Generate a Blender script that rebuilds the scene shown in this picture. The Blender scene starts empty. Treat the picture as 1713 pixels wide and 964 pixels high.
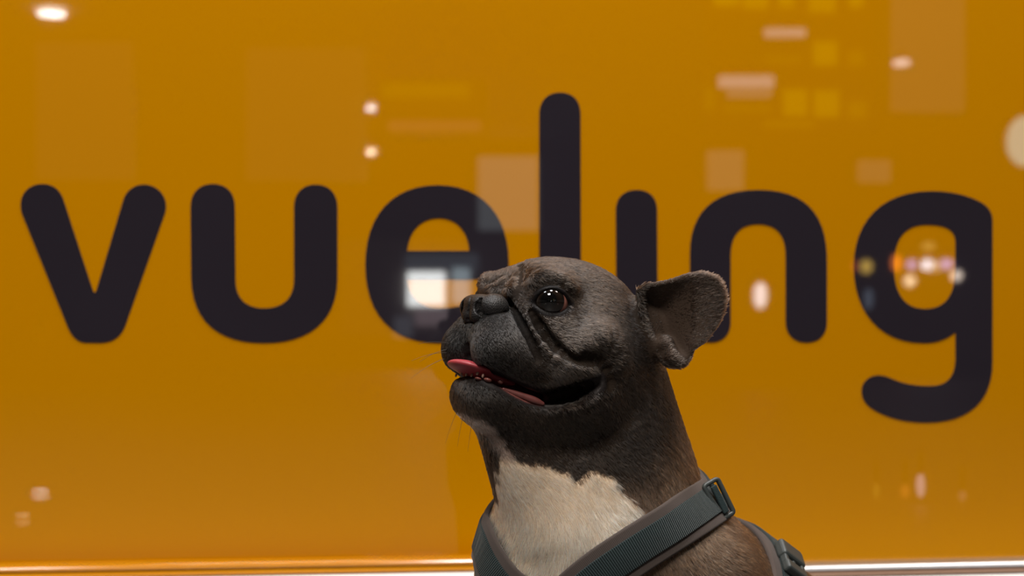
import bpy, bmesh, math, random
import numpy as np
from mathutils import Vector, Matrix
from mathutils.bvhtree import BVHTree

random.seed(7); RNG = np.random.default_rng(7)
scene = bpy.context.scene
COL = scene.collection

# ------------------------------------------------------------------ camera
FP = 2379.0                    # focal length in pixels of the 1713x964 frame
CX, HY = 856.5, 573.0          # principal column, horizon row
CAM_H = 0.345                  # lens height above the floor (m)
S = 1.0 / FP                   # metres per pixel at the dog's nose, 1 m away
cam_d = bpy.data.cameras.new('camera')
cam_d.sensor_width = 36.0
cam_d.lens = 36.0 * FP / 1713.0
cam_d.shift_y = (HY - 482.0) / 1713.0
cam_d.clip_start = 0.05
cam_d.dof.use_dof = True
cam_d.dof.focus_distance = 0.985
cam_d.dof.aperture_fstop = 6.5
cam = bpy.data.objects.new('camera', cam_d); COL.objects.link(cam)
cam.location = (0, 0, CAM_H); cam.rotation_euler = (math.pi / 2, 0, 0)
scene.camera = cam

# ------------------------------------------------------------------ world, lights, exposure
w = bpy.data.worlds.new('World'); scene.world = w; w.use_nodes = True
w.node_tree.nodes['Background'].inputs[0].default_value = (1.0, 0.93, 0.86, 1)
w.node_tree.nodes['Background'].inputs[1].default_value = 0.07
scene.view_settings.view_transform = 'Standard'
scene.view_settings.look = 'None'
scene.view_settings.gamma = 1.0
scene.view_settings.use_curve_mapping = False
scene.view_settings.exposure = 0.0
CEIL = 3.2

def area(name, loc, size, power, col, aim=None):
    l = bpy.data.lights.new(name, 'AREA'); l.shape = 'RECTANGLE'
    l.size, l.size_y = size; l.energy = power; l.color = col
    o = bpy.data.objects.new(name, l); COL.objects.link(o); o.location = loc
    if aim is not None:
        o.rotation_euler = (Vector(aim) - Vector(loc)).to_track_quat('-Z', 'Y').to_euler()
    return o
area('ceiling_lamp_light', (0.25, 0.70, CEIL - 0.03), (0.45, 0.45), 63, (0.97, 0.97, 1.0))
area('ceiling_lamp_light', (-0.5, -1.1, CEIL - 0.03), (0.9, 0.9), 166, (1.0, 0.92, 0.83))
area('ceiling_lamp_light', (1.7, 0.95, CEIL - 0.03), (0.6, 0.6), 44, (1.0, 0.88, 0.76))
area('ceiling_lamp_light', (-1.5, 0.8, CEIL - 0.03), (0.6, 0.6), 34, (0.88, 0.95, 1.0))

# ------------------------------------------------------------------ materials
def srgb(r, g, b):
    f = lambda c: (c / 255 / 12.92) if c / 255 <= 0.04045 else ((c / 255 + 0.055) / 1.055) ** 2.4
    return (f(r), f(g), f(b), 1.0)

def mat(name, col, rough=0.5, spec=0.5, metal=0.0, coat=0.0, bump=None, emit=None, noise=None):
    m = bpy.data.materials.new(name); m.use_nodes = True
    nt = m.node_tree; p = nt.nodes['Principled BSDF']
    p.inputs['Base Color'].default_value = col if len(col) == 4 else (*col, 1)
    p.inputs['Roughness'].default_value = rough
    p.inputs['Specular IOR Level'].default_value = spec
    p.inputs['Metallic'].default_value = metal
    p.inputs['Coat Weight'].default_value = coat
    if emit:
        p.inputs['Emission Color'].default_value = (*emit[0][:3], 1)
        p.inputs['Emission Strength'].default_value = emit[1]
    if bump or noise:
        tc = nt.nodes.new('ShaderNodeTexCoord')
        n = nt.nodes.new('ShaderNodeTexNoise')
        n.inputs['Scale'].default_value = (bump or noise)[0]; n.inputs['Detail'].default_value = 4
        nt.links.new(tc.outputs['Object'], n.inputs['Vector'])
        if bump:
            b = nt.nodes.new('ShaderNodeBump'); b.inputs['Strength'].default_value = bump[1]
            b.inputs['Distance'].default_value = bump[2]
            nt.links.new(n.outputs['Fac'], b.inputs['Height']); nt.links.new(b.outputs['Normal'], p.inputs['Normal'])
        if noise:
            mx = nt.nodes.new('ShaderNodeMix'); mx.data_type = 'RGBA'
            c = p.inputs['Base Color'].default_value
            mx.inputs[6].default_value = [v * (1 - noise[1]) for v in c[:3]] + [1]
            mx.inputs[7].default_value = [min(1, v * (1 + noise[1])) for v in c[:3]] + [1]
            nt.links.new(n.outputs['Fac'], mx.inputs[0]); nt.links.new(mx.outputs[2], p.inputs['Base Color'])
    return m

M = {}
M['orange'] = mat('orange_acrylic', (0.433, 0.174, 0.0), 0.02, 0.5, noise=(3.0, 0.02))
M['letter'] = mat('dark_vinyl', (0.018, 0.0145, 0.020), 0.02, 0.5, noise=(5.0, 0.1))
M['rail'] = mat('polished_aluminium', (0.62, 0.64, 0.68), 0.38, 0.5, 1.0, noise=(40, 0.05))
M['railedge'] = mat('brown_rail_edge', srgb(128, 100, 82), 0.4, noise=(40, 0.1))
M['ledge'] = mat('white_ledge', (0.88, 0.87, 0.85), 0.35, noise=(8, 0.02))
M['wall'] = mat('grey_wall', (0.30, 0.27, 0.25), 0.6, noise=(2, 0.1))
M['floor'] = mat('polished_floor', (0.05, 0.046, 0.043), 0.5, noise=(2, 0.12))
M['ceil'] = mat('ceiling_paint', (0.22, 0.21, 0.20), 0.7, noise=(2, 0.06))

# ------------------------------------------------------------------ helpers
def mesh_obj(name, verts, faces, material, parent=None, smooth=False, loc=(0, 0, 0)):
    me = bpy.data.meshes.new(name)
    loc = np.array(loc, float)
    V = np.asarray(verts, float) - loc
    me.from_pydata(V.tolist(), [], [list(map(int, f)) for f in faces]); me.update()
    if smooth: me.polygons.foreach_set('use_smooth', [True] * len(me.polygons))
    o = bpy.data.objects.new(name, me); COL.objects.link(o)
    if material: me.materials.append(material)
    o.location = loc
    if parent:
        o.parent = parent
        o.location = loc - np.array(parent.location) if parent.parent is None else loc - np.array(parent.location) - np.array(parent.parent.location)
    return o

def tag(o, label=None, cat=None, group=None, kind=None):
    if label: o['label'] = label
    if cat: o['category'] = cat
    if group: o['group'] = group
    if kind: o['kind'] = kind
    return o

def empty(name, loc):
    o = bpy.data.objects.new(name, None); COL.objects.link(o); o.location = loc; return o

def box(c, h):
    c = np.array(c, float); h = np.array(h, float)
    V = [c + h * np.array([sx, sy, sz]) for sz in (-1, 1) for sy in (-1, 1) for sx in (-1, 1)]
    F = [(0, 2, 3, 1), (4, 5, 7, 6), (0, 1, 5, 4), (2, 6, 7, 3), (0, 4, 6, 2), (1, 3, 7, 5)]
    return V, F

def bevel(o, w, seg=2):
    m = o.modifiers.new('bevel', 'BEVEL'); m.width = w; m.segments = seg; m.limit_method = 'ANGLE'
    return o

# ------------------------------------------------------------------ sign panel geometry
PY0, PK = 1.55, 0.067                    # panel plane: Y = PY0 + PK * X (turned a few degrees)
PN = np.array([PK, -1.0, 0.0]); PN /= np.linalg.norm(PN)      # towards the camera
PT = np.array([1.0, PK, 0.0]); PT /= np.linalg.norm(PT)
PO = np.array([0.0, PY0, CAM_H])
def ray(px, py): return np.array([(px - CX) / FP, 1.0, -(py - HY) / FP])
def on_panel(px, py, off=0.0):
    r = ray(px, py); c = np.array([0, 0, CAM_H])
    t = np.dot(PO + PN * off - c, PN) / np.dot(r, PN)
    return c + r * t
def panel_uv(px, py):
    p = on_panel(px, py) - PO
    return np.dot(p, PT), p[2]

def panel_frame_obj(o):
    o.matrix_world = Matrix(((PT[0], -PN[0], 0, PO[0]), (PT[1], -PN[1], 0, PO[1]), (0, 0, 1, PO[2]), (0, 0, 0, 1)))

# structure
def plane_obj(name, V, material):
    o = mesh_obj(name, V, [(0, 1, 2, 3)], material); tag(o, kind='structure'); return o
plane_obj('floor', [(-16, -28, 0), (16, -28, 0), (16, 3, 0), (-16, 3, 0)], M['floor'])
plane_obj('ceiling', [(-16, -28, CEIL), (-16, 3, CEIL), (16, 3, CEIL), (16, -28, CEIL)], M['ceil'])
plane_obj('wall_front', [(-16, -28, 0), (-16, -28, CEIL), (16, -28, CEIL), (16, -28, 0)], M['wall'])
V, F = box((0, 0.12, 1.25), (6, 0.06, 1.62)); 
V = [PO + PT * v[0] - PN * v[1] + np.array([0, 0, v[2] - CAM_H]) for v in V]
o = mesh_obj('wall_back', V, F, M['wall']); tag(o, kind='structure')

# sign: thick acrylic panel, letters, frame rails
sign = empty('sign_panel', PO - np.array([0, 0, CAM_H - 0.1]))
tag(sign, 'large glossy orange wall sign with dark rounded lettering behind the dog', 'sign')
zb = -0.245
V, F = box((0.0, 0.02, (1.6 + zb) / 2), (1.55, 0.02, (1.6 - zb) / 2))
V = [PO + PT * v[0] - PN * v[1] + np.array([0, 0, v[2]]) for v in V]
mesh_obj('panel', V, F, M['orange'], sign)

def bez(path):
    """tiny path reader: ('M',x,y) ('L',x,y) ('C',x1,y1,x2,y2,x,y) -> points"""
    pts = []
    for c in path:
        if c[0] in 'ML': pts.append((c[1], c[2]))
        else:
            p0 = np.array(pts[-1]); p1, p2, p3 = np.array(c[1:3]), np.array(c[3:5]), np.array(c[5:7])
            for t in np.linspace(0, 1, 13)[1:]:
                pts.append(tuple((1-t)**3*p0 + 3*(1-t)**2*t*p1 + 3*(1-t)*t*t*p2 + t**3*p3))
    if np.hypot(pts[0][0] - pts[-1][0], pts[0][1] - pts[-1][1]) < 0.5: pts.pop()
    return pts

def P(s):
    out = []; tok = s.replace(',', ' ').split(); i = 0
    while i < len(tok):
        n = {'M': 2, 'L': 2, 'C': 6}[tok[i]]
        out.append((tok[i], *map(float, tok[i+1:i+1+n]))); i += 1 + n
    return bez(out)

LETTERS = [
 [P('M 37,358 C 28,326 48,308 71,308 C 90,308 101,318 107,336 L 155,484 C 157,491 160,491 162,484 L 206,336 C 212,317 226,309 241,309 C 266,309 284,332 276,357 L 209,547 C 201,564 189,573.5 168,573.5 L 146,573.5 C 130,573.5 120,563 113,546')],
 [P('M 319,347 C 319,322 334,308 356,308 C 379,308 393,322 393,347 L 394,468 C 394,500 412,516 442,516 C 472,516 492,500 492,468 L 492,347 C 492,323 506,309 528,309 C 550,309 564.5,323 564.5,347 L 564.5,465 C 564,540 514,574 442,574 C 368,574 321,540 320,465')],
 [P('M 611,443 C 611,362 655,310 732,310 C 808,310 851,362 851,440 C 851,458 842,467 825,467 L 681,467 C 683,498 702,516 735,516 C 760,516 785,510 805,500 C 830,490 845,520 828,540 C 800,562 770,574 735,574 C 655,574 611,525 611,443'),
  P('M 681,420 C 684,388 702,365 734,365 C 765,365 783,388 785,420')],
 [P('M 902,192 C 902,168 916,155 937,155 C 958,155 971,168 971,192 L 972,538 C 972,560 958,574 937,574 C 916,574 902,560 902,538')],
 [P('M 1030,353 C 1030,330 1044,318 1065,318 C 1086,318 1099,330 1099,353 L 1100,538 C 1100,560 1086,574 1065,574 C 1044,574 1031,560 1031,538')],
 [P('M 1154,425 C 1154,358 1190,318 1268,318 C 1345,318 1381,355 1383,430 L 1383,538 C 1383,560 1370,573 1349,573 C 1328,573 1314,560 1314,538 L 1314,425 C 1313,392 1298,375 1268,375 C 1238,375 1223,392 1222,425 L 1222,538 C 1222,560 1209,573 1188,573 C 1167,573 1154,560 1154,538')],
 [P('M 1428,446 C 1428,370 1475,321 1555,320 C 1592,320 1620,327 1643,340 C 1656,349 1660,358 1660,372 L 1660,605 C 1660,672 1620,707 1550,707 C 1515,707 1485,700 1460,685 C 1447,677 1441,666 1441,655 C 1441,638 1455,628 1470,628 C 1490,628 1500,646 1555,646 C 1583,646 1598,632 1598,600 L 1598,556 C 1585,566 1570,574 1545,574 C 1470,574 1428,520 1428,446'),
  P('M 1495,446 C 1495,400 1512,376 1550,376 C 1572,376 1585,380 1592,388 C 1597,394 1598,400 1598,408 L 1598,450 C 1598,495 1580,517 1547,517 C 1512,517 1495,490 1495,446')],
]
def make_letter(loops):
    cu = bpy.data.curves.new('letter', 'CURVE'); cu.dimensions = '2D'; cu.fill_mode = 'BOTH'; cu.extrude = 0.0004
    for lp in loops:
        sp = cu.splines.new('POLY'); sp.points.add(len(lp) - 1); sp.use_cyclic_u = True
        for q, (x, y) in zip(sp.points, lp):
            a, z = panel_uv(x, y); q.co = (a, z, 0, 1)
    tmp = bpy.data.objects.new('tmp', cu); COL.objects.link(tmp)
    dg = bpy.context.evaluated_depsgraph_get()
    me = bpy.data.meshes.new_from_object(tmp.evaluated_get(dg))
    n = len(me.vertices); a = np.empty(n * 3); me.vertices.foreach_get('co', a); a = a.reshape(-1, 3)
    W = PO + a[:, :1] * PT + a[:, 1:2] * np.array([0, 0, 1.0]) + (a[:, 2:3] + 0.0004) * PN
    fs = [tuple(p.vertices) for p in me.polygons]
    bpy.data.objects.remove(tmp)
    mesh_obj('letter', W, fs, M['letter'], sign)
for lp in LETTERS: make_letter(lp)

# rails along the sign's lower edge, two lengths meeting behind the dog
def sweep_rail(name, pA, pB, off, prof, material, parent):
    """profile (out from the panel, up) swept between two pixels on a plane OFF metres in front of the panel"""
    A, B = on_panel(*pA, off=off), on_panel(*pB, off=off)
    V = []; n = len(prof)
    for q in (A, B):
        for (o_, z_) in prof: V.append(q + PN * o_ + np.array([0, 0, z_]))
    F = [(i, (i + 1) % n, n + (i + 1) % n, n + i) for i in range(n)] + [tuple(range(n))[::-1], tuple(range(n, 2 * n))]
    return mesh_obj(name, V, F, material, parent)
rp = [(-0.018, 0.0)] + [(0.0085 * math.sin(math.radians(a)), -0.0039 + 0.0039 * math.cos(math.radians(a))) for a in range(0, 181, 15)] + [(-0.018, -0.0078)]
lp_ = [(-0.018, -0.0078), (0.0075, -0.0078), (0.0085, -0.011), (0.006, -0.0135), (-0.018, -0.0135)]
M['lacquer'] = mat('orange_lacquer', (0.44, 0.17, 0.004), 0.16, 0.6, noise=(30, 0.05))
for (a, b, ma, mb) in (((-1480, 971.6), (1040, 929), 'lacquer', 'lacquer'), ((1040, 951), (3080, 906.6), 'rail', 'railedge')):
    sweep_rail('frame_rail', a, b, 0.018, rp, M[ma], sign)
    sweep_rail('rail_edge', a, b, 0.018, lp_, M[mb], sign)
# pale ledges the sign stands on, one under each rail, and the plinth below
gp_ = [(-0.02, -0.0145), (0.055, -0.0145), (0.058, -0.0165), (0.058, -0.040), (-0.02, -0.040)]
for i_, (a, b) in enumerate((((-1480, 971.6), (1040, 929)), ((1040, 951), (3080, 906.6)))):
    o = sweep_rail('trim_%d' % (i_ + 1), a, b, 0.018, gp_, M['ledge'], None); tag(o, kind='structure')
V, F = box((0.0, 0.02, -0.3225), (3.0, 0.05, 0.0225))
V = [PO + PT * v[0] - PN * v[1] + np.array([0, 0, v[2]]) for v in V]
o = mesh_obj('trim_3', V, F, M['ledge']); tag(o, kind='structure')

# ================================================================== the dog
# Modelled as one signed-distance body in units of 1 px at 1 m (S metres): x right, v up, d towards the lens.
TH, PH = math.radians(55), math.radians(20)
HF = np.array([-math.sin(TH)*math.cos(PH), math.sin(PH), math.cos(TH)*math.cos(PH)])   # head: forward
HN = np.array([math.cos(TH), 0, math.sin(TH)])                                         # head: its left side (near)
HU = np.array([math.sin(TH)*math.sin(PH), math.cos(PH), -math.cos(TH)*math.sin(PH)])   # head: up
def img(px, py, d=0.0):
    k = 1 - d / FP
    return np.array([(px - CX) * k, (HY - py) * k, d])
H0 = img(790, 510, 0)
def hd(b, n, u): return H0 - b * HF + n * HN + u * HU
def to_head(Pw):
    q = np.asarray(Pw) - H0
    return np.stack([-(q @ HF), q @ HN, q @ HU], -1)          # b (back), n (side), u (up)
def HP(px, py, n):
    """head coordinates (b, n, u) of what shows at a pixel, for a known side offset n"""
    b = u = 0.0
    for _ in range(6):
        d = (hd(b, n, u))[2]; t = img(px, py, d) - H0 - n * HN
        A = np.array([[-HF[0], HU[0]], [-HF[1], HU[1]]])
        b, u = np.linalg.solve(A, t[:2])
    return np.array([b, n, u])
def to_px(Pw):
    Pw = np.asarray(Pw); k = 1 - Pw[..., 2] / FP
    return np.stack([Pw[..., 0] / k + CX, HY - Pw[..., 1] / k], -1)
def to_world(Pw):
    Pw = np.asarray(Pw)
    return np.stack([Pw[..., 0] * S, (FP - Pw[..., 2]) * S, CAM_H + Pw[..., 1] * S], -1)
FLOOR_V = -CAM_H / S

class Field:
    def __init__(self, lo, hi, h):
        self.lo = np.array(lo, float); self.h = h
        self.n = np.ceil((np.array(hi) - self.lo) / h).astype(int) + 1
        self.g = np.full(self.n, 60.0, np.float32)
        self.ax = [(self.lo[i] + np.arange(self.n[i]) * h).astype(np.float32) for i in range(3)]
    def sub(self, lo, hi):
        a = np.clip(np.floor((np.array(lo) - self.lo) / self.h).astype(int), 0, self.n)
        b = np.clip(np.ceil((np.array(hi) - self.lo) / self.h).astype(int) + 1, 0, self.n)
        return tuple(slice(a[i], b[i]) for i in range(3))
    def coords(self, sl):
        return self.ax[0][sl[0]][:, None, None], self.ax[1][sl[1]][None, :, None], self.ax[2][sl[2]][None, None, :]
    def put(self, sl, d, k, sub=False):
        a = self.g[sl]
        if sub: d = -d; 
        if k <= 0:
            self.g[sl] = np.maximum(a, d) if sub else np.minimum(a, d); return
        hh = np.maximum(k - np.abs(a - d), 0) / k
        if sub: self.g[sl] = np.maximum(a, d) + hh * hh * k * 0.25
        else: self.g[sl] = np.minimum(a, d) - hh * hh * k * 0.25
    def ell(self, c, r, axes=None, k=20, sub=False):
        c = np.asarray(c, float); r = np.asarray(r, float)
        A = np.eye(3) if axes is None else np.asarray(axes, float)
        ext = np.sqrt(((A * r[:, None]) ** 2).sum(0)) + k + 6
        sl = self.sub(c - ext, c + ext); X, Y, Z = self.coords(sl)
        X = X - np.float32(c[0]); Y = Y - np.float32(c[1]); Z = Z - np.float32(c[2])
        k0 = 0; k1 = 0
        for i in range(3):
            q = (X * np.float32(A[i, 0]) + Y * np.float32(A[i, 1]) + Z * np.float32(A[i, 2])) / np.float32(r[i])
            k0 = k0 + q * q; k1 = k1 + (q / np.float32(r[i])) ** 2
        k0 = np.sqrt(k0); k1 = np.sqrt(k1) + 1e-6
        self.put(sl, k0 * (k0 - 1) / k1, k, sub)
    def rc(self, a, b, ra, rb, k=20, sub=False):
        a = np.asarray(a, float); b = np.asarray(b, float); R = max(ra, rb) + k + 6
        sl = self.sub(np.minimum(a, b) - R, np.maximum(a, b) + R); X, Y, Z = self.coords(sl)
        ab = b - a; L2 = float(ab @ ab)
        t = np.clip(((X - a[0]) * ab[0] + (Y - a[1]) * ab[1] + (Z - a[2]) * ab[2]) / L2, 0, 1).astype(np.float32)
        d = np.sqrt((X - a[0] - t * ab[0]) ** 2 + (Y - a[1] - t * ab[1]) ** 2 + (Z - a[2] - t * ab[2]) ** 2) - (ra + t * (rb - ra))
        self.put(sl, d.astype(np.float32), k, sub)
    def stamp(self, pts, rad, k=8, sub=False):
        pts = np.asarray(pts, float); rad = np.broadcast_to(np.asarray(rad, float), (len(pts),))
        R = rad.max() + k + 6
        sl = self.sub(pts.min(0) - R, pts.max(0) + R)
        base = np.array([s.start for s in sl]); T = np.full([s.stop - s.start for s in sl], 60.0, np.float32)
        for p, r in zip(pts, rad):
            q = r + k + 5
            s2 = self.sub(p - q, p + q); X, Y, Z = self.coords(s2)
            t2 = tuple(slice(s2[i].start - base[i], s2[i].stop - base[i]) for i in range(3))
            d = np.sqrt((X - p[0]) ** 2 + (Y - p[1]) ** 2 + (Z - p[2]) ** 2) - r
            T[t2] = np.minimum(T[t2], d.astype(np.float32))
        self.put(sl, T, k, sub)
    def nets(self):
        g = self.g; ins = g < 0; n = self.n
        c = np.zeros(n - 1, np.int8)
        for i in (0, 1):
            for j in (0, 1):
                for k in (0, 1): c += ins[i:n[0]-1+i, j:n[1]-1+j, k:n[2]-1+k]
        act = np.argwhere((c > 0) & (c < 8))
        idx = np.full(n - 1, -1, np.int32); idx[tuple(act.T)] = np.arange(len(act))
        acc = np.zeros((len(act), 3)); cnt = np.zeros(len(act))
        off = [(0,0,0),(1,0,0),(0,1,0),(1,1,0),(0,0,1),(1,0,1),(0,1,1),(1,1,1)]
        vals = [g[tuple((act + o).T)].astype(np.float64) for o in off]
        for a in range(8):
            for b in range(a + 1, 8):
                df = np.array(off[b]) - np.array(off[a])
                if np.abs(df).sum() != 1: continue
                va, vb = vals[a], vals[b]; m = (va < 0) != (vb < 0)
                t = va[m] / (va[m] - vb[m])
                acc[m] += np.array(off[a]) + t[:, None] * df; cnt[m] += 1
        Vt = self.lo + (act + acc / cnt[:, None]) * self.h
        faces = []
        for ax in range(3):
            a1, a2 = (ax + 1) % 3, (ax + 2) % 3
            s0 = [slice(None)] * 3; s1 = [slice(None)] * 3
            s0[ax] = slice(0, -1); s1[ax] = slice(1, None)
            e = np.argwhere(ins[tuple(s0)] != ins[tuple(s1)])
            e = e[(e[:, a1] > 0) & (e[:, a2] > 0) & (e[:, a1] < n[a1] - 1) & (e[:, a2] < n[a2] - 1)]
            up = ins[tuple(e.T)]
            d1 = np.zeros(3, int); d1[a1] = 1; d2 = np.zeros(3, int); d2[a2] = 1
            q = np.stack([idx[tuple((e - d1 - d2).T)], idx[tuple((e - d2).T)], idx[tuple(e.T)], idx[tuple((e - d1).T)]], 1)
            q[~up] = q[~up][:, ::-1]
            faces.append(q)
        Fc = np.concatenate(faces)
        return Vt, Fc[(Fc >= 0).all(1)]

def normals_of(V, F):
    a, b, c, d = (V[F[:, i]] for i in range(4))
    fn = np.cross(c - a, d - b)
    N = np.zeros_like(V)
    for i in range(4): 
        for ax in range(3): N[:, ax] += np.bincount(F[:, i], fn[:, ax], len(V))
    return N / (np.linalg.norm(N, axis=1, keepdims=True) + 1e-9)

def fast_mesh(name, V, F, smooth=True):
    me = bpy.data.meshes.new(name)
    me.vertices.add(len(V)); me.vertices.foreach_set('co', np.asarray(V, np.float32).ravel())
    me.loops.add(F.size); me.loops.foreach_set('vertex_index', np.ascontiguousarray(F, np.int32).ravel())
    me.polygons.add(len(F)); me.polygons.foreach_set('loop_start', (np.arange(len(F)) * F.shape[1]).astype(np.int32))
    me.polygons.foreach_set('loop_total', np.full(len(F), F.shape[1], np.int32))
    me.update(calc_edges=True)
    if smooth: me.polygons.foreach_set('use_smooth', np.ones(len(F), bool))
    return me

HA = np.stack([-HF, HN, HU])          # head axes as rows (b, n, u)
def both(fn):
    for s in (1, -1): fn(s)

GH = 3.0
fld = Field([-190, FLOOR_V - 6, -640], [800, 190, 230], GH)

# ---- trunk, neck, limbs
fld.rc(img(1040, 955, -190), img(1340, 1180, -430), 194, 215, 40)
fld.ell(img(985, 945, -150), (172, 190, 160), k=40)
fld.rc(img(982, 612, -135), img(1010, 850, -175), 133, 182, 40)            # neck
fld.rc(hd(110, 0, -140), img(925, 850, -100), 50, 95, 40)                  # throat
fld.ell(img(1150, 1010, -140), (140, 170, 130), k=50)                      # near shoulder
fld.ell(img(885, 990, -150), (94, 160, 110), k=40)                        # far shoulder
for px, d in ((890, -60), (1140, -80)):
    fld.rc(img(px, 1060, d - 30), img(px - 5, 1330, d + 20), 72, 46, 40)
    fld.ell([img(px - 8, 1365, d)[0], FLOOR_V + 32, d + 45], (56, 34, 74), k=20)
fld.ell([img(1380, 1200, -330)[0], FLOOR_V + 165, -360], (130, 165, 150), k=40)
fld.ell([img(1150, 1200, -430)[0], FLOOR_V + 150, -470], (120, 150, 140), k=40)
for px, d in ((1410, -210), (1100, -300)):
    fld.ell([img(px, 1365, d)[0], FLOOR_V + 34, d + 30], (60, 36, 105), k=25)

# ---- head (b back, n side, u up; origin at the nose tip)
fld.ell(hd(212, 0, 20), (150, 132, 124), HA, 20)                           # skull
fld.ell(hd(190, 0, 98), (92, 84, 44), HA, 30)                              # crown
fld.ell(hd(128, 0, 66), (70, 90, 54), HA, 25)                              # forehead
def sides(s):
    fld.ell(hd(99, s * 60, 57), (46, 46, 42), HA, 22)                      # brow
    fld.ell(hd(190, s * 92, -42), (92, 66, 84), HA, 40)                    # cheek
    fld.ell(hd(120, s * 70, 0), (60, 50, 46), HA, 30)                      # cheekbone below the eye
    fld.ell(hd(48, s * 46, -60), (48, 48, 50), HA, 14)                     # flew
    fld.ell(hd(44, s * 30, -27), (36, 38, 31), HA, 14)                     # muzzle top, up to the nose
    fld.ell(hd(98, s * 80, 32), (34, 30, 30), HA, 18)                      # lids
    fld.ell(hd(92, s * 68, -66), (50, 38, 46), HA, 20)                     # flew, rear
    fld.rc(hd(78, s * 26, -140), hd(215, s * 92, -105), 34, 52, 30)        # jaw
both(sides)
fld.ell(hd(75, 0, -40), (62, 66, 52), HA, 20)                              # muzzle bridge
fld.ell(hd(66, 0, -10), (38, 50, 30), HA, 14)                              # under the nose pad
fld.ell(hd(74, 0, -138), (50, 62, 36), HA, 25)                             # chin
fld.ell(hd(190, 0, -130), (120, 90, 60), HA, 40)                           # under jaw

def pick(px, py, fld=None):
    fld = fld or globals()['fld']; GH = fld.h
    """surface point of the field that shows at a pixel"""
    ds = np.arange(228, -600, -1.0); k = 1 - ds / FP
    Q = np.stack([(px - CX) * k, (HY - py) * k, ds], 1)
    ix = np.rint((Q - fld.lo) / GH).astype(int); ok = ((ix >= 0) & (ix < fld.n)).all(1)
    vals = np.full(len(ds), 60.0); vals[ok] = fld.g[tuple(ix[ok].T)]
    w_ = np.argmax(vals < 0)
    return Q[w_] if vals[w_] < 0 else None
def mirror(Pw):
    h = to_head(Pw); h[..., 1] *= -1
    return H0 - h[..., :1] * HF + h[..., 1:2] * HN + h[..., 2:3] * HU
def poly(pts, step=3.0):
    pts = np.asarray(pts, float); out = []
    for a, b in zip(pts[:-1], pts[1:]):
        n = max(1, int(np.linalg.norm((b - a)[:2]) / step))
        for t in range(n): out.append(a + (b - a) * t / n)
    out.append(pts[-1]); return np.array(out)
def smooth_poly(pts, step=3.0):
    """Catmull-Rom through the points"""
    p = np.asarray(pts, float); p = np.vstack([2 * p[0] - p[1], p, 2 * p[-1] - p[-2]]); out = []
    for i in range(1, len(p) - 2):
        n = max(2, int(np.linalg.norm((p[i + 1] - p[i])[:2]) / step))
        for t in np.arange(n) / n:
            out.append(0.5 * ((2 * p[i]) + (-p[i-1] + p[i+1]) * t + (2*p[i-1] - 5*p[i] + 4*p[i+1] - p[i+2]) * t*t + (-p[i-1] + 3*p[i] - 3*p[i+1] + p[i+2]) * t**3))
    out.append(p[-2]); return np.array(out)
CREASES = []
def stroke(pts, r, sink, sub, k=8, mir=True, fld=None):
    """run a ball along a line drawn over the face; pts rows: px, py[, radius]; sink: how deep its centre lies"""
    pp = np.asarray(pts, float)
    if pp.shape[1] == 2: pp = np.hstack([pp, np.full((len(pp), 1), r)])
    q = smooth_poly(pp); P3 = []; R = []
    for x, y, rr in q:
        s_ = pick(x, y, fld)
        if s_ is not None: P3.append(s_ + [0, 0, -sink]); R.append(rr)
    P3 = np.array(P3); R = np.array(R); fld = fld or globals()['fld']
    if sub and fld is globals()['fld']: CREASES.extend([P3, mirror(P3)] if mir else [P3])
    fld.stamp(P3, R, k, sub)
    if mir: fld.stamp(mirror(P3), R, k, sub)

# nose rope: the fold that runs over the nose and down beside the flews
rope = [(862, 478, 13), (868, 496, 13), (880, 522, 13), (893, 552, 12), (908, 578, 10), (928, 598, 7)]
stroke(rope, 12, 5, False, 10)
stroke([(866, 486, 12), (850, 488, 11), (832, 486, 10), (815, 486, 9)], 12, 4, False, 8, mir=False)
# creases
stroke([(850, 498, 5), (865, 525, 8), (881, 558, 7.5), (895, 588, 7), (899, 602, 5)], 6, 3, True, 6)        # flew / rope
stroke([(888, 522, 5), (904, 548, 10), (926, 577, 11), (958, 598, 9), (988, 607, 5)], 6, 4, True, 6)        # rope / cheek
stroke([(868, 440, 5), (868, 465, 7), (858, 486, 6)], 6, -1, True, 10, mir=False)                         # furrow between the brows
stroke([(895, 470, 10), (912, 462, 12), (935, 466, 12), (955, 482, 9)], 10, 2, False, 14)                 # upper lid swelling
stroke([(970, 578, 18), (1000, 566, 26), (1025, 580, 24), (1032, 604, 18)], 12, 17, False, 22)             # cheek muscle
stroke([(975, 594, 5), (1000, 604, 9), (1018, 626, 8), (1022, 645, 4)], 6, 0, True, 12)                   # furrow behind the mouth corner
# mouth
mouth = [(752, 619, -34, 8), (770, 617, -12, 13), (787, 616, 8, 14), (815, 625, 32, 12), (850, 644, 62, 10), (900, 664, 92, 15), (950, 659, 115, 21), (985, 646, 130, 17), (1003, 639, 136, 8)]
mo = []
for x, y, r in smooth_poly([(m[0], m[1], m[3]) for m in mouth]):
    s_ = pick(x, y)
    if s_ is not None: mo.append((*s_, r))
mo = np.array(mo)
near = mo[to_head(mo[:, :3])[:, 1] > 0]
near_h = to_head(near[:, :3])
for sk in (0, 14, 28):
    hh = near_h.copy(); hh[:, 0] += sk * 0.5; hh[:, 1] *= (1 - sk / 90)
    Pm = H0 - hh[:, :1] * HF + hh[:, 1:2] * HN + hh[:, 2:3] * HU
    fld.stamp(Pm, near[:, 3] * (1 - sk / 60), 5, True); fld.stamp(mirror(Pm), near[:, 3] * (1 - sk / 60), 5, True)
fld.ell(hd(110, 0, -112), (74, 72, 16), HA, 6, sub=True)
fld.ell(hd(140, 0, -112), (78, 46, 30), HA, 4)                             # tongue root closes the cavity
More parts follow.
